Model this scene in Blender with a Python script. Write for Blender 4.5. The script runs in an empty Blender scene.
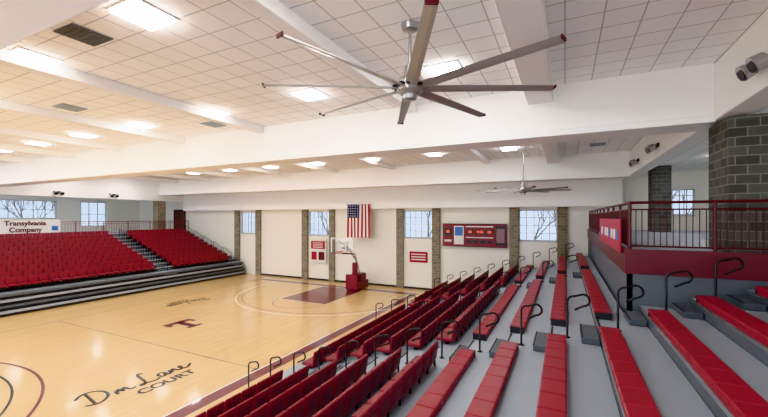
import bpy, bmesh, math, random
from mathutils import Vector, Matrix
random.seed(4)
sc=bpy.context.scene
# ---------------------------------------------------------------- materials
def lin(c):
    return tuple(((v/255)/12.92 if v/255<=.04045 else ((v/255+.055)/1.055)**2.4) for v in c)
def mat(name,rgb,rough=.6,metal=0,noise=0,nscale=8,coat=0,spec=.5,emit=0):
    m=bpy.data.materials.new(name); m.use_nodes=True
    nt=m.node_tree; b=nt.nodes['Principled BSDF']
    c=lin(rgb)+(1,)
    b.inputs['Base Color'].default_value=c
    b.inputs['Roughness'].default_value=rough
    b.inputs['Metallic'].default_value=metal
    b.inputs['Coat Weight'].default_value=coat
    b.inputs['Specular IOR Level'].default_value=spec
    if emit:
        b.inputs['Emission Color'].default_value=c
        b.inputs['Emission Strength'].default_value=emit
    if noise:
        tc=nt.nodes.new('ShaderNodeTexCoord'); n=nt.nodes.new('ShaderNodeTexNoise')
        n.inputs['Scale'].default_value=nscale; n.inputs['Detail'].default_value=4
        mx=nt.nodes.new('ShaderNodeMix'); mx.data_type='RGBA'
        mx.inputs[6].default_value=tuple(v*(1-noise) for v in c[:3])+(1,)
        mx.inputs[7].default_value=tuple(min(1,v*(1+noise)) for v in c[:3])+(1,)
        nt.links.new(tc.outputs['Object'],n.inputs['Vector'])
        nt.links.new(n.outputs['Fac'],mx.inputs[0])
        nt.links.new(mx.outputs[2],b.inputs['Base Color'])
    return m
def brickmat(name,c1,c2,mortar,w,h,ms,offset,mode,rough=.7,bias=0,coat=0,nz=0,lo=.8,hi=1.15):
    m=bpy.data.materials.new(name); m.use_nodes=True
    nt=m.node_tree; b=nt.nodes['Principled BSDF']; b.inputs['Roughness'].default_value=rough
    b.inputs['Coat Weight'].default_value=coat
    b.inputs['Coat Roughness'].default_value=.12
    g=nt.nodes.new('ShaderNodeNewGeometry'); s=nt.nodes.new('ShaderNodeSeparateXYZ')
    nt.links.new(g.outputs['Position'],s.inputs[0])
    cb=nt.nodes.new('ShaderNodeCombineXYZ')
    if mode=='xy': nt.links.new(s.outputs[0],cb.inputs[0]); nt.links.new(s.outputs[1],cb.inputs[1])
    elif mode=='yx': nt.links.new(s.outputs[1],cb.inputs[0]); nt.links.new(s.outputs[0],cb.inputs[1])
    else:
        a=nt.nodes.new('ShaderNodeMath'); a.operation='ADD'
        nt.links.new(s.outputs[0],a.inputs[0]); nt.links.new(s.outputs[1],a.inputs[1])
        nt.links.new(a.outputs[0],cb.inputs[0]); nt.links.new(s.outputs[2],cb.inputs[1])
    t=nt.nodes.new('ShaderNodeTexBrick'); t.offset=offset; t.squash=1
    t.inputs['Color1'].default_value=lin(c1)+(1,); t.inputs['Color2'].default_value=lin(c2)+(1,)
    t.inputs['Mortar'].default_value=lin(mortar)+(1,)
    t.inputs['Scale'].default_value=1; t.inputs['Mortar Size'].default_value=ms
    t.inputs['Brick Width'].default_value=w; t.inputs['Row Height'].default_value=h
    t.inputs['Bias'].default_value=bias
    nt.links.new(cb.outputs[0],t.inputs['Vector'])
    out=t.outputs['Color']
    if nz:
        n=nt.nodes.new('ShaderNodeTexNoise'); n.inputs['Scale'].default_value=nz; n.inputs['Detail'].default_value=5
        nt.links.new(g.outputs['Position'],n.inputs['Vector'])
        mp=nt.nodes.new('ShaderNodeMapRange'); mp.inputs[3].default_value=lo; mp.inputs[4].default_value=hi
        nt.links.new(n.outputs['Fac'],mp.inputs[0])
        mx=nt.nodes.new('ShaderNodeMix'); mx.data_type='RGBA'; mx.blend_type='MULTIPLY'; mx.inputs[0].default_value=1
        nt.links.new(out,mx.inputs[6]); nt.links.new(mp.outputs[0],mx.inputs[7]); out=mx.outputs[2]
    nt.links.new(out,b.inputs['Base Color'])
    return m
WHITE=mat('white_paint',(244,242,238),.7,noise=.02,nscale=1.5)
WALLM=mat('wall_cream_paint',(238,235,226),.75,noise=.02,nscale=.8)
BEAM=mat('beam_white',(244,243,240),.6,noise=.01,nscale=1)
TILE=brickmat('ceiling_tile',(250,250,249),(245,245,243),(192,191,188),.61,.61,.013,0,'xy',.85,nz=.6,lo=.96,hi=1.03)
WOOD=brickmat('maple_floor',(224,189,132),(212,174,114),(190,152,98),1.6,.075,.002,.5,'yx',.34,coat=.55,nz=.5,lo=.92,hi=1.07)
STONE=brickmat('split_face_stone',(146,136,118),(120,111,96),(160,152,136),.4,.2,.012,.5,'v',.9,nz=5)
STONEG=brickmat('concrete_block_gray',(98,97,92),(76,76,73),(122,121,115),.4,.2,.012,.5,'v',.9,nz=6)
RED=mat('seat_red_plastic',(124,14,32),.38,noise=.15,nscale=3)
BRED=mat('bench_red_plastic',(142,18,36),.42,noise=.12,nscale=4)
DRED=mat('dark_red_panel',(88,14,27),.4,noise=.08,nscale=3)
MAROON=mat('court_maroon_paint',(108,18,32),.3,coat=.5)
RAILM=mat('railing_oxblood',(74,22,26),.4)
BLACK=mat('black_powdercoat',(12,12,14),.35)
DARK=mat('dark_gray',(40,40,44),.7)  # plain dark gray of baseboard, bench ends, step edges, stand underframe, door frame
DECK=mat('deck_blue_gray',(158,166,174),.5,noise=.05,nscale=2)
RISER=mat('riser_gray',(92,98,104),.6,noise=.05,nscale=2)
STEP=mat('step_gray',(92,98,104),.7,noise=.1,nscale=6)
METAL=mat('brushed_metal',(176,176,178),.3,metal=.85)
FANM=mat('fan_blade_silver',(162,158,152),.35,metal=.4)
FRAME=mat('window_frame',(200,204,208),.5)
LINEW=mat('line_white',(236,236,232),.3)
LINEK=mat('line_dark',(30,20,18),.3)
BLUE=mat('flag_blue',(26,34,84),.7)
FRED=mat('flag_red',(164,22,38),.7)
FWHITE=mat('flag_white',(228,226,222),.7)
ORANGE=mat('rim_orange',(220,84,30),.4)
LAMP=mat('lamp_diffuser',(250,252,255),.5,emit=38)
PINK=mat('banner_crimson',(168,30,58),.5,noise=.15,nscale=4)
SKYB=mat('banner_blue',(60,110,180),.5)
DOORM=mat('door_wood',(80,42,30),.5,noise=.15,nscale=5)
BARK=mat('bark',(120,114,114),.9,noise=.2)
GRASS=mat('outdoor_ground',(120,124,112),.9,noise=.2,nscale=.5)
LED=mat('led_amber',(255,90,50),.5,emit=1.2)
SCOREM=mat('scoreboard_crimson',(122,18,36),.45,noise=.06)
GLASS=bpy.data.materials.new('window_glass'); GLASS.use_nodes=True
nt=GLASS.node_tree; nt.nodes.clear()
o=nt.nodes.new('ShaderNodeOutputMaterial'); mx=nt.nodes.new('ShaderNodeMixShader'); tr=nt.nodes.new('ShaderNodeBsdfTransparent'); gl=nt.nodes.new('ShaderNodeBsdfGlossy')
tr.inputs[0].default_value=(.34,.385,.455,1); gl.inputs['Roughness'].default_value=.02; mx.inputs[0].default_value=.05
nt.links.new(tr.outputs[0],mx.inputs[1]); nt.links.new(gl.outputs[0],mx.inputs[2]); nt.links.new(mx.outputs[0],o.inputs[0])
ACRYL=bpy.data.materials.new('clear_acrylic'); ACRYL.use_nodes=True
nt=ACRYL.node_tree; nt.nodes.clear()
o=nt.nodes.new('ShaderNodeOutputMaterial'); mx=nt.nodes.new('ShaderNodeMixShader'); tr=nt.nodes.new('ShaderNodeBsdfTransparent'); gl=nt.nodes.new('ShaderNodeBsdfGlossy')
tr.inputs[0].default_value=(.94,.96,.97,1); gl.inputs['Roughness'].default_value=.05; mx.inputs[0].default_value=.1
nt.links.new(tr.outputs[0],mx.inputs[1]); nt.links.new(gl.outputs[0],mx.inputs[2]); nt.links.new(mx.outputs[0],o.inputs[0])

# ---------------------------------------------------------------- builder
class MB:
    def __init__(s,name): s.name=name; s.v=[]; s.f=[]; s.m=[]; s.mats=[]
    def mi(s,m):
        if m not in s.mats: s.mats.append(m)
        return s.mats.index(m)
    def box(s,x0,x1,y0,y1,z0,z1,m):
        b=len(s.v)
        s.v+=[(x0,y0,z0),(x1,y0,z0),(x1,y1,z0),(x0,y1,z0),(x0,y0,z1),(x1,y0,z1),(x1,y1,z1),(x0,y1,z1)]
        s.f+=[tuple(b+i for i in q) for q in ((0,3,2,1),(4,5,6,7),(0,1,5,4),(1,2,6,5),(2,3,7,6),(3,0,4,7))]
        s.m+=[s.mi(m)]*6
    def quad(s,pts,m):
        b=len(s.v); s.v+=[tuple(p) for p in pts]; s.f.append(tuple(range(b,b+len(pts)))); s.m.append(s.mi(m))
    def tpl(s,t,M):
        for (vs,fs,m) in t:
            b=len(s.v); s.v+=[tuple(M@v) for v in vs]; s.f+=[tuple(b+i for i in f) for f in fs]; s.m+=[s.mi(m)]*len(fs)
    def tube(s,pts,r,m,seg=8,closed=False):
        pts=[Vector(p) for p in pts]; n=len(pts); b=len(s.v); up=None
        for i,p in enumerate(pts):
            if closed: t=pts[(i+1)%n]-pts[i-1]
            else: t=pts[min(i+1,n-1)]-pts[max(i-1,0)]
            t.normalize()
            if up is None:
                up=Vector((0,0,1)) if abs(t.z)<.9 else Vector((1,0,0))
            a=t.cross(up)
            if a.length<1e-4: a=t.cross(Vector((0,1,0)))
            a.normalize(); c=a.cross(t).normalized(); up=c
            rr=r[i] if isinstance(r,(list,tuple)) else r
            for k in range(seg):
                an=2*math.pi*k/seg
                s.v.append(tuple(p+a*math.cos(an)*rr+c*math.sin(an)*rr))
        mi=s.mi(m)
        for i in range(n if closed else n-1):
            j=(i+1)%n
            for k in range(seg):
                s.f.append((b+i*seg+k,b+i*seg+(k+1)%seg,b+j*seg+(k+1)%seg,b+j*seg+k)); s.m.append(mi)
        if not closed:
            s.f.append(tuple(b+k for k in range(seg))); s.m.append(mi)
            s.f.append(tuple(b+(n-1)*seg+k for k in range(seg))); s.m.append(mi)
    def build(s,smooth=False,bevel=0):
        me=bpy.data.meshes.new(s.name); me.from_pydata(s.v,[],s.f)
        for m in s.mats: me.materials.append(m)
        me.polygons.foreach_set('material_index',s.m)
        if smooth: me.polygons.foreach_set('use_smooth',[True]*len(s.f))
        me.update(); ob=bpy.data.objects.new(s.name,me); sc.collection.objects.link(ob)
        if bevel:
            md=ob.modifiers.new('bevel','BEVEL'); md.width=bevel; md.segments=2; md.limit_method='ANGLE'
        return ob
def rbox(cx,cy,cz,sx,sy,sz,bev,m,rot=None,seg=2):
    bm=bmesh.new(); bmesh.ops.create_cube(bm,size=1)
    for v in bm.verts: v.co=Vector((v.co.x*sx,v.co.y*sy,v.co.z*sz))
    bmesh.ops.bevel(bm,geom=bm.edges[:],offset=bev,segments=seg,affect='EDGES',profile=.5)
    M=Matrix.Translation((cx,cy,cz))
    if rot is not None: M=M@Matrix.Rotation(rot,4,'Y')
    vs=[M@v.co for v in bm.verts]; bm.verts.index_update(); fs=[tuple(v.index for v in f.verts) for f in bm.faces]; bm.free()
    return (vs,fs,m)

# ---------------------------------------------------------------- room shell
YW=26.5; XL=-45.0; XR=9.0; Y0=-6.0; ZC=9.0; ZB=7.7; DL=4.0; DR=4.73; YD=10.2
f=MB('floor'); f.box(XL,XR,Y0,YW,-.2,0,WOOD); f.build()
wins=[(-28.7,-26.5),(-20.4,-18.1),(-11.25,-8.9),(-2.8,-.45),(4.9,6.6)]
WZ0,WZ1=3.9,5.98
w=MB('wall_far')
xs=[XL]+[v for a in wins for v in a]+[XR]
for i in range(0,len(xs),2): w.box(xs[i],xs[i+1],YW,YW+.35,0,9.4,WALLM)
for i,(a,b) in enumerate(wins):
    z0=WZ0 if i<4 else 5.6; z1=WZ1 if i<4 else 7.1
    w.box(a,b,YW,YW+.35,0,z0,WALLM); w.box(a,b,YW,YW+.35,z1,9.4,WALLM)
w.build()
def window_y(n,a,b,z0,z1,y,nc=5,nr=4):
    o=MB('window_%d'%n); t=.045
    o.box(a,b,y,y+.1,z0,z0+t*1.6,FRAME); o.box(a,b,y,y+.1,z1-t*1.6,z1,FRAME)
    o.box(a,a+t*1.6,y,y+.1,z0,z1,FRAME); o.box(b-t*1.6,b,y,y+.1,z0,z1,FRAME)
    for i in range(1,nc):
        x=a+(b-a)*i/nc; o.box(x-t/2,x+t/2,y+.01,y+.09,z0,z1,FRAME)
    for i in range(1,nr):
        z=z0+(z1-z0)*i/nr; o.box(a,b,y+.015,y+.085,z-t/2,z+t/2,FRAME)
    o.quad([(a,y+.05,z0),(b,y+.05,z0),(b,y+.05,z1),(a,y+.05,z1)],GLASS)
    o.box(a-.03,b+.03,y-.16,y+.02,z0-.06,z0,FRAME)
    o.build()
def window_x(n,a,b,z0,z1,x,nc=4,nr=2):
    o=MB('window_%d'%n); t=.07
    o.box(x-.1,x,a,b,z0,z0+t*1.4,FRAME); o.box(x-.1,x,a,b,z1-t*1.4,z1,FRAME)
    o.box(x-.1,x,a,a+t*1.4,z0,z1,FRAME); o.box(x-.1,x,b-t*1.4,b,z0,z1,FRAME)
    for i in range(1,nc):
        y=a+(b-a)*i/nc; o.box(x-.09,x-.01,y-t/2,y+t/2,z0,z1,FRAME)
    for i in range(1,nr):
        z=z0+(z1-z0)*i/nr; o.box(x-.085,x-.015,a,b,z-t/2,z+t/2,FRAME)
    o.quad([(x-.05,a,z0),(x-.05,b,z0),(x-.05,b,z1),(x-.05,a,z1)],GLASS)
    o.build()
for i,(a,b) in enumerate(wins):
    window_y(i+1,a,b,WZ0 if i<4 else 5.6,WZ1 if i<4 else 7.1,YW+.12)
lw=[(5.5,8.2),(10.6,13.3),(14.2,18.6),(20.6,23.0)]
w=MB('wall_left'); ys=[Y0]+[v for a in lw for v in a]+[YW+.35]
for i in range(0,len(ys),2): w.box(XL-.35,XL,ys[i],ys[i+1],0,9.4,WALLM)
for j,(a,b) in enumerate(lw):
    z0=4.5 if j==3 else 5.35
    w.box(XL-.35,XL,a,b,0,z0,WALLM); w.box(XL-.35,XL,a,b,7.1,9.4,WALLM)
    window_x(6+j,a,b,z0,7.1,XL-.1,nc=5 if j!=3 else 3)
w.build()
w=MB('wall_right'); w.box(XR,XR+.3,Y0,YW+.35,0,9.4,WALLM); w.build()
c=MB('ceiling'); c.box(-36.4,3.1,-3,YW,ZC,ZC+.3,TILE)
c.box(3.1,XR,-3,YW,ZC-.9,ZC+.3,TILE); c.box(XL,-36.4,-3,YW,7.45,ZC+.3,TILE)
c.build()
n=0
def trim(x0,x1,y0,y1,z0,z1,m=BEAM,bev=.02):
    global n; n+=1
    t=MB('trim_%d'%n); t.box(x0,x1,y0,y1,z0,z1,m); return t.build(bevel=bev)
for (a,b) in ((1.2,2.05),(10.8,11.7),(23.2,24.0)):
    trim(-36.2,3.05,a,b,ZB,ZC)
    trim(-36.2,3.05,a-.06,b+.06,ZB-.06,ZB+.1)
trim(-36.2,3.05,25.75,YW,6.15,ZC)
trim(3.05,3.6,-3,YW,ZB,ZC)
trim(-36.9,-36.2,-3,YW,7.1,ZC)
for (x,wd,dp) in ((-.6,.62,.45),(-4.3,.3,.26),(-10.6,.3,.26),(-15.2,.3,.26),(-19.8,.3,.26),(-24.4,.3,.26),(-29,.3,.26),(-33.4,.3,.26)):
    for (a,b) in ((-3,1.2),(2.05,10.8),(11.7,23.2),(24,25.75)):
        trim(x-wd/2,x+wd/2,a,b,ZC-dp,ZC)
for (a,b) in ((-29.3,-28.7),(-26.5,-25.95),(-21.0,-20.4),(-18.1,-17.6),(-11.8,-11.25),(-8.9,-8.3),(-3.4,-2.8),(-.45,.15)):
    trim(a,b,YW-.22,YW,0,6.15,STONE,0)
b=MB('baseboard_far'); b.box(-25.95,.0,YW-.03,YW,0,.14,DARK); b.build()
for (x0,x1,y0,y1,z0) in ((3.15,4.8,10.35,11.6,DR),(4.0,4.8,23.0,24.0,DR)):
    cmb=MB('stone_column'); cmb.box(x0,x1,y0,y1,z0+.005,ZB-.05 if x0<3.5 else 8.09,STONEG); cmb.build()
for y in (11.2,23.6):
    cmb=MB('stone_column'); cmb.box(-37.2,-36.4,y-.4,y+.4,DL+.005,7.44,STONE); cmb.build()

# ---------------------------------------------------------------- ceiling lights
base=None
lx=[-2.55-3.95*k for k in range(9)]
for y in (3.9,8.5,15.2,19.6):
    for x in lx:
        if base is None:
            t=MB('ceiling_light'); s=.34
            t.box(-s,s,-s,s,-.075,-.02,LAMP)
            for q in ((-s-.04,s+.04,-s-.04,-s),(-s-.04,s+.04,s,s+.04),(-s-.04,-s,-s,s),(s,s+.04,-s,s)):
                t.box(*q,-.03,0,WHITE)
            ob=t.build(); base=ob.data
        else:
            ob=bpy.data.objects.new('ceiling_light',base); sc.collection.objects.link(ob)
        ob.location=(x,y,ZC)
for (x,y,m_) in ((-8.3,3.85,RISER),(-14.2,6.2,DECK),(1.4,20.5,DECK),(-11.9,9.7,DECK)):
    t=MB('air_vent'); t.box(x-.34,x+.34,y-.34,y+.34,ZC-.02,ZC,m_)
    for i in range(7):
        yy=y-.3+i*.1; t.box(x-.31,x+.31,yy-.018,yy+.018,ZC-.035,ZC-.02,m_)
    t.build()
for y in (14,20):
    t=MB('concourse_light'); t.box(5.6,6.4,y-.3,y+.3,ZC-.95,ZC-.905,LAMP); t.build()
for y in (8,14,20):
    t=MB('concourse_light'); t.box(-41,-40.4,y-.3,y+.3,7.40,7.445,LAMP); t.build()
def flood(x,y,z,d):
    t=MB('flood_lamp')
    t.box(min(x,x+d*.06),max(x,x+d*.06),y-.3,y+.3,z-.06,z+.06,BLACK)
    for yy in (y-.2,y+.2):
        t.tube([(x+d*.05,yy,z),(x+d*.14,yy,z-.05)],.03,BLACK)
        t.tube([(x+d*.1,yy,z-.03),(x+d*.14,yy,z-.05),(x+d*.3,yy,z-.14),(x+d*.31,yy,z-.145)],[.06,.12,.145,.13],METAL,14)
        t.tube([(x+d*.31,yy,z-.146),(x+d*.315,yy,z-.148)],.12,BLACK,14)
    t.build()
for y in (8.3,12.6,16.6,20.6): flood(3.05,y,8.12,-1)
for y in (6,11,15,19): flood(-36.2,y,7.5,1)

# ---------------------------------------------------------------- fans
def fan(hx,hy,hz,R,ang0,rodtop):
    e=bpy.data.objects.new('ceiling_fan',None); sc.collection.objects.link(e); e.location=(hx,hy,hz)
    h=MB('fan_hub')
    h.tube([(0,0,rodtop-.02),(0,0,rodtop-.12),(0,0,rodtop-.14)],[.16,.14,.05],METAL,20)
    h.tube([(0,0,rodtop-.1),(0,0,.25)],.03,METAL,12)
    h.tube([(0,0,.42),(0,0,.4),(0,0,.2),(0,0,.16)],[.05,.1,.12,.2],METAL,20)
    h.tube([(0,0,.17),(0,0,.1),(0,0,-.06),(0,0,-.12)],[.2,.24,.24,.16],FANM,24)
    h.tube([(0,0,-.12),(0,0,-.2),(0,0,-.22)],[.13,.12,.05],METAL,20)
    for k in range(3):
        a=k*2.094+.4; h.tube([(0.0,0,rodtop-.6),(.25*math.cos(a),.25*math.sin(a),.12)],.006,METAL,5)
    o=h.build(smooth=False); o.parent=e
    for k in range(8):
        bl=MB('blade_%d'%(k+1)); A=ang0+k*math.pi/4
        nn=14; top=[]
        for i in range(nn+1):
            r=.2+(R-.2)*i/nn; wd=.10 if i<2 else .11-.035*(i/nn)
            zc=.03*math.sin(i/nn*1.5)
            sec=[(-wd,.02+zc),(-wd*.4,.035+zc),(wd*.5,.012+zc),(wd,-.035+zc),(wd*.3,-.022+zc),(-wd*.6,.008+zc)]
            top.append([(r,y,z) for y,z in sec])
        b0=len(bl.v)
        for sct in top: bl.v+=sct
        mi=bl.mi(FANM)
        for i in range(nn):
            for q in range(6):
                bl.f.append((b0+i*6+q,b0+i*6+(q+1)%6,b0+(i+1)*6+(q+1)%6,b0+(i+1)*6+q)); bl.m.append(mi)
        bl.tpl([rbox(R+.01,0,.035,.03,.16,.06,.012,DRED)],Matrix.Identity(4))
        bl.tpl([rbox(.22,0,.02,.2,.16,.05,.015,BLACK)],Matrix.Identity(4))
        o=bl.build(smooth=False); o.rotation_euler=(0,0,A); o.parent=e
yaw=math.radians(26.07); cs,sn=math.cos(yaw),math.sin(yaw)
def cw(u,d): return (u*cs-d*sn, u*sn+d*cs)
hx,hy=cw(.47,6.7)
fan(hx,hy,7.83,2.62,yaw+math.radians(1.2),ZC-7.83)
fan(-2.0,21.0,6.9,2.35,.3,ZC-6.9)

# ---------------------------------------------------------------- right bleachers
W=.91
def bx(n): return -.15+W*n
def bz(n): return 3.12+(.26 if n>0 else .295)*n
aisles=[(8.35,9.5),(17.2,18.3)]
YE=24.8
segsN=[(-3,8.35),(9.5,17.2),(18.3,YE)]
s=MB('bleacher_deck')
for nrow in range(-9,7):
    x0=bx(nrow)-.13; x1=bx(nrow)+W-.13; z=bz(nrow)-.16; rs=max(bz(nrow)-bz(nrow-1),.05)
    y1=YE if nrow<=1 else YD-.04
    if nrow==1:
        s.box(x0,x1,-3,YD-.04,z-.05,z,DECK); s.box(x0,1.24,YD-.04,YE,z-.05,z,DECK)
    else: s.box(x0,x1,-3,y1,z-.05,z,DECK)
    s.box(x0+.01,x0+.04,-3,y1,max(z-rs,.01),z-.05,RISER)
    s.box(x0-.015,x0,-3,y1,z-.06,z+.005,METAL)
    s.box(x0+.05,min(x0+.9,1.24) if nrow==1 else x0+.9,y1-.06,y1,.01 ,z-.05,RISER)
s.build()
bench=MB('bleacher_bench')
for nrow in range(-2,6):
    segs=segsN if nrow<=1 else ([(-3,9.15)] if nrow==2 else [(-3,9.7)])
    for (a,b) in segs:
        cnt=max(1,round((b-a-.1)/.46)); pitch=(b-a-.1)/cnt
        x=bx(nrow); z=bz(nrow)
        bench.box(x-.13,x+.15,a+.05,b-.05,z-.16,z-.05,BRED)
        t=[rbox(0,0,0,.34,pitch-.006,.075,.022,BRED)]
        for i in range(cnt):
            bench.tpl(t,Matrix.Translation((x,a+.05+pitch*(i+.5),z-.035)))
        for yy in (a+.03,b-.03): bench.box(x-.15,x+.17,yy-.02,yy+.02,z-.16,z-.01,DARK)
        k=a+.6
        while k<b-.3:
            bench.box(x+.15,x+.156,k,k+.05,z-.12,z-.08,METAL); k+=.92
bench.build()
def chair_tpl(side):
    return [rbox(-.03*side,0,-.02,.46,.46,.10,.035,RED),
            rbox(.215*side,0,.20,.07,.47,.46,.03,RED,rot=.16*side),
            rbox(.252*side,0,.17,.02,.38,.28,.008,DRED,rot=.16*side,seg=1),
            rbox(0.02*side,0,-.14,.1,.3,.16,.01,BLACK,seg=1),
            rbox(.08*side,.242,.06,.28,.025,.04,.008,BLACK,seg=1),
            rbox(.18*side,.242,-.08,.05,.025,.26,.008,BLACK,seg=1)]
ch=MB('stadium_chair_rows'); tp=chair_tpl(1)
for nrow in range(-8,-2):
    for (a,b) in segsN:
        cnt=int((b-a-.1)/.5); off=(b-a-cnt*.5)/2
        for i in range(cnt):
            ch.tpl(tp,Matrix.Translation((bx(nrow),a+off+.5*(i+.5),bz(nrow))))
ch.build()
st=MB('aisle_steps')
for nrow in range(-8,6):
    for (a,b) in aisles:
        if nrow>1 and a>10: continue
        if nrow>1: a,b=9.2,YD-.04
        x0=bx(nrow)-.13; z=bz(nrow)-.16; zl=bz(nrow-1)-.16
        st.tpl([rbox(x0-.17,(a+b)/2,zl+.066,.32,b-a-.12,.13,.012,STEP)],Matrix.Identity(4))
        st.box(x0-.335,x0-.30,a+.06,b-.06,zl+.125,zl+.136,DARK)
        if nrow<2: st.box(x0-.0,x0+.04,a+.06,b-.06,z+.001,z+.009,DARK)
st.build()
def handrail(x,y,z,h=.9,wd=.42,slope=.3):
    t=MB('aisle_handrail'); pts=[]
    pts.append((x,y,z)); pts.append((x,y,z+h-.14))
    for i in range(1,6):
        a=math.pi/2*i/5; pts.append((x+.12-.12*math.cos(a),y,z+h-.14+.12*math.sin(a)))
    xe=x+wd; ze=z+h+ (wd-.24)*slope
    for i in range(0,9):
        a=math.pi*i/8; pts.append((xe-.12+.12*math.sin(a),y,ze-.14+.12*math.cos(a)))
    pts.append((x+.14,y,z+h-.3))
    t.tube(pts,.023,BLACK,10)
    t.tube([(x,y,z),(x,y,z+.02)],.06,BLACK,12)
    t.build(smooth=True)
for (a,b) in aisles:
    for nrow in range(-10,4):
        if a>10 and nrow>0: continue
        zz=max(bz(nrow)-.16,.006)
        handrail(bx(nrow)+.19,a+.35 if nrow<2 else (9.35 if nrow==2 else 9.78),zz+.001)
for nrow in range(-9,1,1): handrail(bx(nrow)+.2,YE-.2,bz(nrow)-.16,.95)

# ---------------------------------------------------------------- right balcony
bal=MB('balcony_deck')
bal.box(1.3,XR-.01,YD,YW-.01,DR-.2,DR,DECK)
bal.box(1.26,XR-.01,YD-.03,YD,DR-.54,DR+.03,DRED)
bal.box(1.26,1.3,YD,YW-.01,DR-.54,DR+.03,DRED)
bal.box(1.3,XR-.01,YD,YD+.1,0,DR-.54,RISER)
bal.box(1.3,1.4,YD,YW-.01,0,DR-.54,RISER)
bal.build()
def railing(name,p0,p1,z,h,m,pick=.115,post=1.6):
    t=MB(name); p0=Vector((p0[0],p0[1],z+.002)); p1=Vector((p1[0],p1[1],z+.002)); d=p1-p0; L=d.length; d.normalize()
    up=Vector((0,0,1))
    def q(s,hh): return p0+d*s+up*hh
    t.tube([q(0,h),q(L,h)],.032,m,10); t.tube([q(0,h-.16),q(L,h-.16)],.018,m,6); t.tube([q(0,.1),q(L,.1)],.02,m,6)
    k=max(1,round(L/post))
    for i in range(k+1): t.tube([q(L*i/k,0),q(L*i/k,h)],.032,m,8)
    k=max(1,int(L/pick))
    for i in range(1,k): t.tube([q(L*i/k,.1),q(L*i/k,h-.16)],.011,m,5)
    t.build()
railing('balcony_railing',(1.36,YD+.06),(7.5,YD+.06),DR,1.1,RAILM)
railing('balcony_railing',(1.36,YD+.16),(1.36,YW-.3),DR,1.1,RAILM)
t=MB('balcony_banner'); t.box(1.2,1.225,10.6,16.5,DR-.1,DR+.72,PINK)
for i in range(8): t.box(1.19,1.2,11+i*.6,11.35+i*.6,DR+.18,DR+.44,FWHITE if i%3 else SKYB)
t.build()
t=MB('concourse_stair')
for i in range(7): t.box(5.2,6.8,14+i*.3,14.3+i*.3,DR+.002,DR+.17*(i+1),RISER)
t.box(5.2,6.8,16.1,19,DR+.002,DR+1.19,RISER)
t.build()
t=MB('stair_railing')
for xx in (5.17,):
    t.tube([(xx,13.9,DR+1.0),(xx,16.1,DR+2.2),(xx,19,DR+2.2)],.03,RAILM)
    t.tube([(xx,13.9,DR+.3),(xx,16.1,DR+1.4),(xx,19,DR+1.4)],.02,RAILM)
    for i in range(24):
        y=13.9+i*.22; zf=DR+.01+(min(max(y-14,0),2.1))*.565; t.tube([(xx,y,zf),(xx,y,zf+1.0)],.012,RAILM,5)
t.build()

# ---------------------------------------------------------------- left stands
s=MB('grandstand_deck')
YS0,YS1=0,26.2
for i in range(4):
    x=-27.6-.13*i; z=.29*i
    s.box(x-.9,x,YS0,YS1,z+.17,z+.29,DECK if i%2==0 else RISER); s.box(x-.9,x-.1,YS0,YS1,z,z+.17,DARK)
lrow=[]
for i in range(11):
    x=-28.3-.68*i; z=1.2+.255*i
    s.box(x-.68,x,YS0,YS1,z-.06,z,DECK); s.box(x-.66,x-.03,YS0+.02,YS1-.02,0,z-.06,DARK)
    lrow.append((x-.3,z))
s.box(-36.2,-35.7,YS0,YS1,0,DL,RISER)
s.build()
ch=MB('stadium_chair_rows'); tp=chair_tpl(-1)
for (x,z) in lrow[:-1]:
    for (a,b) in ((.5,18.2),(19.5,25.0)):
        cnt=int((b-a)/.5)
        for i in range(cnt): ch.tpl(tp,Matrix.Translation((x,a+.5*(i+.5),z+.40)))
ch.build()
st=MB('aisle_steps')
for (x,z) in lrow:
    st.box(x+.3,x+.6,18.3,19.4,z-.254,z-.12,STEP); st.box(x+.3,x+.6,25.1,26.1,z-.254,z-.12,STEP)
st.build()
for i,(x,z) in enumerate(lrow[:-1]):
    t=MB('aisle_handrail')
    t.tube([(x+.2,18.85,z),(x+.2,18.85,z+.85),(x-.15,18.85,z+1.0),(x-.2,18.85,z+.25)],.02,BLACK,6); t.build()
    if i%2==0:
        t=MB('aisle_handrail'); t.tube([(x+.2,25.15,z),(x+.2,25.15,z+.9),(x-.9,25.15,z+1.42),(x-.9,25.15,z+.55)],.022,BLACK,6); t.build()
bal=MB('concourse_deck'); bal.box(XL+.01,-36.21,Y0,YW-.01,DL-.25,DL,DECK); bal.build()
railing('concourse_railing',(-36.27,0),(-36.27,YW-.1),DL,1.1,mat('rail_red',(130,28,36),.4),pick=.2,post=2)
t=MB('concourse_banner'); t.box(-36.05,-36.0,10.6,15.1,DL+.2,DL+1.3,FWHITE)
t.box(-35.998,-35.99,10.6,15.1,DL+.2,DL+.28,PINK)
t.box(-35.998,-35.99,14.55,14.95,DL+.45,DL+.8,SKYB)
tb=t.build()
def text(body,size,m,loc,rot,parent=None,extr=.004,name='lettering',align='CENTER',off=0):
    c=bpy.data.curves.new(name,'FONT'); c.body=body; c.size=size; c.extrude=extr; c.align_x=align; c.align_y='CENTER'; c.offset=off
    o=bpy.data.objects.new(name,c); sc.collection.objects.link(o); c.materials.append(m)
    o.location=loc; o.rotation_euler=rot
    if parent: o.parent=parent
    return o
text('Transylvania\nCompany',.48,DRED,(-35.98,13.0,DL+.78),(math.pi/2,0,math.pi/2),tb,off=.012)
d=MB('door_1')
y=YW-.02
d.box(-38.6,-36.9,y-.06,y,DL+.01,DL+2.2,DOORM); d.box(-37.77,-37.73,y-.08,y,DL+.01,DL+2.2,BLACK)
d.box(-38.7,-38.6,y-.08,y,DL+.01,DL+2.3,DARK); d.box(-36.9,-36.8,y-.08,y,DL+.01,DL+2.3,DARK); d.box(-38.7,-36.8,y-.08,y,DL+2.2,DL+2.3,DARK)
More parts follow.
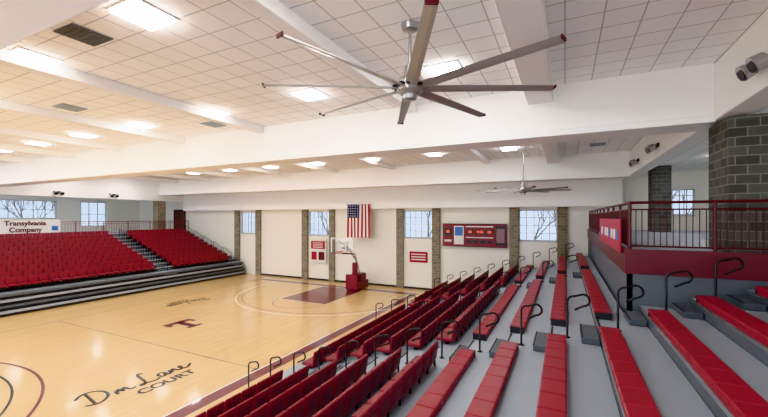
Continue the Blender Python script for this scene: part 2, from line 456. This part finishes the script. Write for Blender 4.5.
d.build()

# ---------------------------------------------------------------- court markings
AX=-15.4; EY=24.3; HY=22.7
NX=-9.9; FX=-24.0
def ring(o,cx,cy,r,wd,a0,a1,m,z=.004,seg=64):
    for i in range(seg):
        a=a0+(a1-a0)*i/seg; b=a0+(a1-a0)*(i+1)/seg
        o.quad([(cx+r*math.cos(a),cy+r*math.sin(a),z),(cx+(r+wd)*math.cos(a),cy+(r+wd)*math.sin(a),z),(cx+(r+wd)*math.cos(b),cy+(r+wd)*math.sin(b),z),(cx+r*math.cos(b),cy+r*math.sin(b),z)],m)
def rect(o,x0,x1,y0,y1,m,z=.003): o.quad([(x0,y0,z),(x1,y0,z),(x1,y1,z),(x0,y1,z)],m)
k=MB('court_markings')
rect(k,NX,NX+.5,-4,EY+.6,MAROON); rect(k,FX-.1,NX,EY,EY+.6,MAROON)
rect(k,NX-.05,NX,-4,EY,LINEW,.005); rect(k,FX,NX,EY-.05,EY,LINEW,.005)
rect(k,FX-.05,FX,-4,EY,MAROON,.005)
rect(k,FX,NX,9.98,10.01,STEP,.004)
rect(k,AX-1.83,AX+1.83,EY-5.0,EY-.05,MAROON,.004)
for xx in (AX-1.88,AX+1.83): rect(k,xx,xx+.05,EY-5.0,EY,LINEW,.005)
rect(k,AX-1.88,AX+1.88,EY-5.05,EY-5,LINEW,.005)
ring(k,AX,EY-5.0,1.8,.05,math.pi,2*math.pi,MAROON)
ring(k,AX,HY,6.5,.06,math.pi,2*math.pi,LINEW,.006); ring(k,AX,HY,6.1,.05,math.pi,2*math.pi,MAROON,.006)
rect(k,AX-6.56,AX-6.5,HY,EY,LINEW,.006)
AX2=-17.6
ring(k,AX2,-.6,6.9,.09,0,math.pi,MAROON,.006); ring(k,AX2,-.6,6.2,.07,0,math.pi,LINEK,.006)
ring(k,AX2,3.6,1.8,.06,0,math.pi,MAROON,.007)
def P(s,t,ox=-17.5,oy=12.6): return (ox-t,oy+s,.006)
for poly in ([(-.18,-.55),(.18,-.55),(.18,.55),(-.18,.55)],[(-.75,.4),(.75,.4),(.75,.8),(-.75,.8)],[(-.75,.15),(-.52,.15),(-.52,.4),(-.75,.4)],[(.52,.15),(.75,.15),(.75,.4),(.52,.4)],[(-.4,-.8),(.4,-.8),(.4,-.55),(-.4,-.55)]):
    k.quad([P(*q) for q in poly],MAROON)
k.build()
sig=[[(.32,.95),(.24,.55),(.12,.08)],
 [(-.12,.16),(.02,.02),(.3,.02),(.62,.2),(.78,.5),(.7,.82),(.42,.98),(.1,.92),(-.1,.72)],
 [(.86,.08),(.94,.42),(.92,.2),(1.05,.42),(1.1,.36),(1.08,.12),(1.2,.38),(1.28,.4),(1.27,.15),(1.36,.08),(1.5,.16)],
 [(2.3,.86),(2.24,1.0),(2.1,.9),(2.02,.6),(1.92,.22),(1.76,.02),(1.62,.06),(1.7,.16),(1.95,.08),(2.2,.02),(2.4,.1)],
 [(2.74,.42),(2.58,.44),(2.46,.28),(2.5,.1),(2.62,.08),(2.74,.3),(2.78,.42),(2.74,.14),(2.84,.08),(2.92,.2),(2.98,.42),(2.97,.1),(3.08,.36),(3.17,.4),(3.18,.14),(3.28,.08),(3.4,.2),(3.52,.34),(3.46,.42),(3.36,.3),(3.4,.1),(3.6,.06),(3.9,.3)]]
def signature(loc,rz,sx):
    c=bpy.data.curves.new('court_signature','CURVE'); c.dimensions='3D'; c.bevel_depth=.046; c.bevel_resolution=2
    for st_ in sig:
        sp=c.splines.new('NURBS'); sp.points.add(len(st_)-1); sp.order_u=3; sp.use_endpoint_u=True
        for p,q in zip(sp.points,st_): p.co=(q[0]*.86,q[1]*1.1,0,1)
    c.materials.append(LINEK)
    o=bpy.data.objects.new('court_signature',c); sc.collection.objects.link(o); o.location=loc; o.rotation_euler=(0,0,rz); o.scale=(sx,sx,.08)
    text('COURT',.56,LINEK,(2.0,-.42,.0),(0,0,0),o,.01,'court_word',off=.015)
signature((-12.35,5.95,.008),math.pi/2,1.0)
signature((-22.2,17.2,.008),-math.pi/2,.8)

# ---------------------------------------------------------------- hoop
e=bpy.data.objects.new('basketball_hoop',None); sc.collection.objects.link(e); e.location=(-14.3,24.5,.006)
def part(mb,**k): o=mb.build(**k); o.parent=e; return o
p=MB('base_padding'); p.tpl([rbox(0,.1,.35,1.05,1.7,.6,.08,DRED),rbox(0,-.75,.62,1.0,.22,1.15,.08,RED),rbox(0,.3,.9,.8,1.0,.55,.08,DRED)],Matrix.Identity(4)); part(p)
p=MB('wheels')
for xx in (-.42,.42):
    for yy in (-.6,.8): p.tube([(xx-.04,yy,.08),(xx+.04,yy,.08)],.08,BLACK,12)
part(p)
p=MB('mast'); p.tube([(0,.1,.9),(0,-.1,2.2),(0,-1.0,3.0),(0,-2.0,3.3)],.07,METAL,10)
p.tube([(0,.5,1.1),(0,-.3,2.7),(0,-1.9,3.6)],.045,METAL,8); p.tpl([rbox(0,-.28,1.55,.34,.34,1.0,.06,RED)],Matrix.Identity(4))
for xx in (-.35,.35): p.tube([(0,-1.2,3.1),(xx,-2.0,3.8)],.03,METAL,6); p.tube([(0,-1.2,3.05),(xx,-2.0,3.0)],.03,METAL,6)
part(p)
p=MB('backboard')
yb=-2.08
p.quad([(-.9,yb,2.92),(.9,yb,2.92),(.9,yb,3.97),(-.9,yb,3.97)],ACRYL)
for q in ((-.93,.93,2.88,2.95),(-.93,.93,3.94,4.0),(-.93,-.87,2.88,4.0),(.87,.93,2.88,4.0),(-.32,-.27,3.07,3.55),(.27,.32,3.07,3.55),(-.32,.32,3.5,3.55),(-.32,.32,3.07,3.12)):
    p.box(q[0],q[1],yb-.03,yb+.03,q[2],q[3],LINEW)
p.tpl([rbox(0,yb,2.9,1.86,.1,.1,.03,DRED)],Matrix.Identity(4)); part(p)
p=MB('rim_and_net')
R=.23; rc=(0,yb-.4,3.05)
p.tube([(rc[0]+R*math.cos(a*math.pi/12),rc[1]+R*math.sin(a*math.pi/12),3.05) for a in range(24)],.016,ORANGE,6,closed=True)
p.box(-.08,.08,yb-.18,yb,3.0,3.06,ORANGE)
for i in range(12):
    for sgn in (1,-1):
        pts=[]
        for j in range(5):
            a=i*math.pi/6+sgn*j*math.pi/12; r=R*(1-.1*j); pts.append((rc[0]+r*math.cos(a),rc[1]+r*math.sin(a),3.05-.1*j))
        p.tube(pts,.006,LINEW,4)
part(p)

# ---------------------------------------------------------------- wall items
t=MB('scoreboard'); x0,x1,z0,z1=-8.05,-3.55,3.42,4.98; y=YW-.25
t.box(x0,x1,y,YW-.01,z0,z1,SCOREM)
t.box(x0-.04,x1+.04,y-.02,y,z1,z1+.05,BLACK); t.box(x0-.04,x1+.04,y-.02,y,z0-.04,z0,BLACK)
t.box(x0+.85,x0+1.55,y-.03,y,z0+.12,z1-.12,FWHITE); t.box(x0+.92,x0+1.48,y-.04,y-.03,z0+.75,z1-.2,SKYB)
t.box(x1-.75,x1-.08,y-.03,y,z0+.12,z1-.12,BLACK); t.box(x1-.68,x1-.15,y-.04,y-.03,z0+.3,z1-.3,MAROON)
t.box(x0+.1,x0+.7,y-.03,y,z0+.75,z1-.3,BLACK)
t.box(x0+1.75,x0+2.25,y-.03,y,z0+.85,z1-.35,BLACK); t.box(x0+2.4,x0+3.0,y-.03,y,z0+.85,z1-.35,BLACK); t.box(x0+3.1,x0+3.6,y-.03,y,z0+.85,z1-.35,BLACK)
for i in range(4): t.box(x0+1.75+i*.48,x0+2.1+i*.48,y-.03,y,z0+.22,z0+.45,BLACK)
t.box(x0+1.7,x1-.9,y-.03,y,z1-.2,z1-.12,FWHITE); t.box(x0+1.7,x1-.9,y-.03,y,z0+.6,z0+.66,FWHITE); t.box(x0+.15,x0+.65,y-.03,y,z0+.3,z0+.45,FWHITE)
sb=t.build()
for (bx_,sx_) in (('00',x0+2.0),('0:00',x0+2.7),('00',x0+3.35),('00',x0+.4)):
    text(bx_,.26,LED,(sx_,y-.035,z0+1.02),(math.pi/2,0,0),sb,.003,'digits')
t=MB('american_flag'); FW=2.1; FH=2.65; fx=-15.85; zt=6.5; NS=13; NZ=10
def fy(x,z): return 25.6+.05*math.sin(x*5+z*.8)
for i in range(NS):
    for j in range(NZ):
        m=FRED if i%2==0 else FWHITE
        if i<7 and j<4: m=BLUE
        a=fx+FW*i/NS; b_=a+FW/NS; q=zt-FH*j/NZ; r_=zt-FH*(j+1)/NZ
        t.quad([(a,fy(a,q),q),(a,fy(a,r_),r_),(b_,fy(b_,r_),r_),(b_,fy(b_,q),q)],m)
for i in range(5):
    for j in range(5):
        cx=fx+.12+i*.22; cz=zt-.12-j*.2; pts=[]
        for kk in range(10):
            r_=.06 if kk%2==0 else .025; a=math.pi/2+kk*math.pi/5; pts.append((cx+r_*math.cos(a),fy(cx,cz)-.012,cz+r_*math.sin(a)))
        t.quad(pts,FWHITE)
t.tube([(fx-.1,25.62,zt),(fx+FW+.1,25.62,zt)],.025,METAL)
t.build()
t=MB('wall_poster'); t.box(-20.0,-18.35,YW-.3,YW-.25,1.55,3.55,FWHITE); t.box(-19.9,-18.45,YW-.31,YW-.3,2.75,3.42,FRED)
t.box(-19.85,-19.3,YW-.31,YW-.3,1.8,2.5,FRED); t.box(-19.1,-18.5,YW-.31,YW-.3,1.8,2.5,DRED)
for i in range(4): t.box(-19.7,-18.65,YW-.315,YW-.31,2.85+i*.13,2.9+i*.13,FWHITE)
t.build()
t=MB('wall_sign'); t.box(-10.75,-9.3,YW-.06,YW-.01,2.05,2.85,FRED)
for i in range(3): t.box(-10.6,-9.45,YW-.065,YW-.06,2.22+i*.2,2.3+i*.2,FWHITE)
t.build()
# ---------------------------------------------------------------- outdoors
t=MB('outdoor_ground'); t.box(-90,60,YW+.4,90,-.6,-.3,GRASS); t.box(-110,XL-.4,-30,YW+.4,-.6,-.3,GRASS); t.build()
def tree(x,y,h):
    t=MB('bare_tree')
    def br(p,d,l,r,lv):
        q=p+d*l; t.tube([p,(p+q)/2+Vector((random.uniform(-.05,.05)*l,0,random.uniform(-.05,.05)*l)),q],[r,r*.85,r*.65],BARK,5)
        if lv==0: return
        for _ in range(3 if lv>2 else 4):
            nd=(d+Vector((random.uniform(-.75,.75),random.uniform(-.6,.6),random.uniform(-.15,.5)))).normalized()
            br(q,nd,l*random.uniform(.6,.8),r*.6,lv-1)
    br(Vector((x,y,-.4)),Vector((0,0,1)),h*.28,.14,4); t.build()
for (x,y) in ((-44,40),(-38,43),(-29,42),(-25,44),(-15,43),(-11,45),(-3,43),(-.5,45),(9,42)): tree(x,y,12)
for (x,y) in ((-60,16),(-58,21),(-62,26)): tree(x,y,12)
wd=bpy.data.worlds.new('World'); sc.world=wd; wd.use_nodes=True
wd.node_tree.nodes['Background'].inputs[0].default_value=(.88,.94,1,1); wd.node_tree.nodes['Background'].inputs[1].default_value=2.5
# ---------------------------------------------------------------- camera
cam=bpy.data.cameras.new('camera'); co=bpy.data.objects.new('camera',cam); sc.collection.objects.link(co)
co.location=(0,0,5.5); co.rotation_euler=(math.pi/2,0,yaw); cam.sensor_width=36; cam.lens=370/768*36; cam.shift_y=8.5/768
cam.clip_start=.05; cam.clip_end=300
sc.camera=co
try:
    sc.cycles.max_bounces=14; sc.cycles.diffuse_bounces=9
except Exception: pass
sc.view_settings.view_transform='Khronos PBR Neutral'; sc.view_settings.exposure=.2; sc.view_settings.gamma=1.1
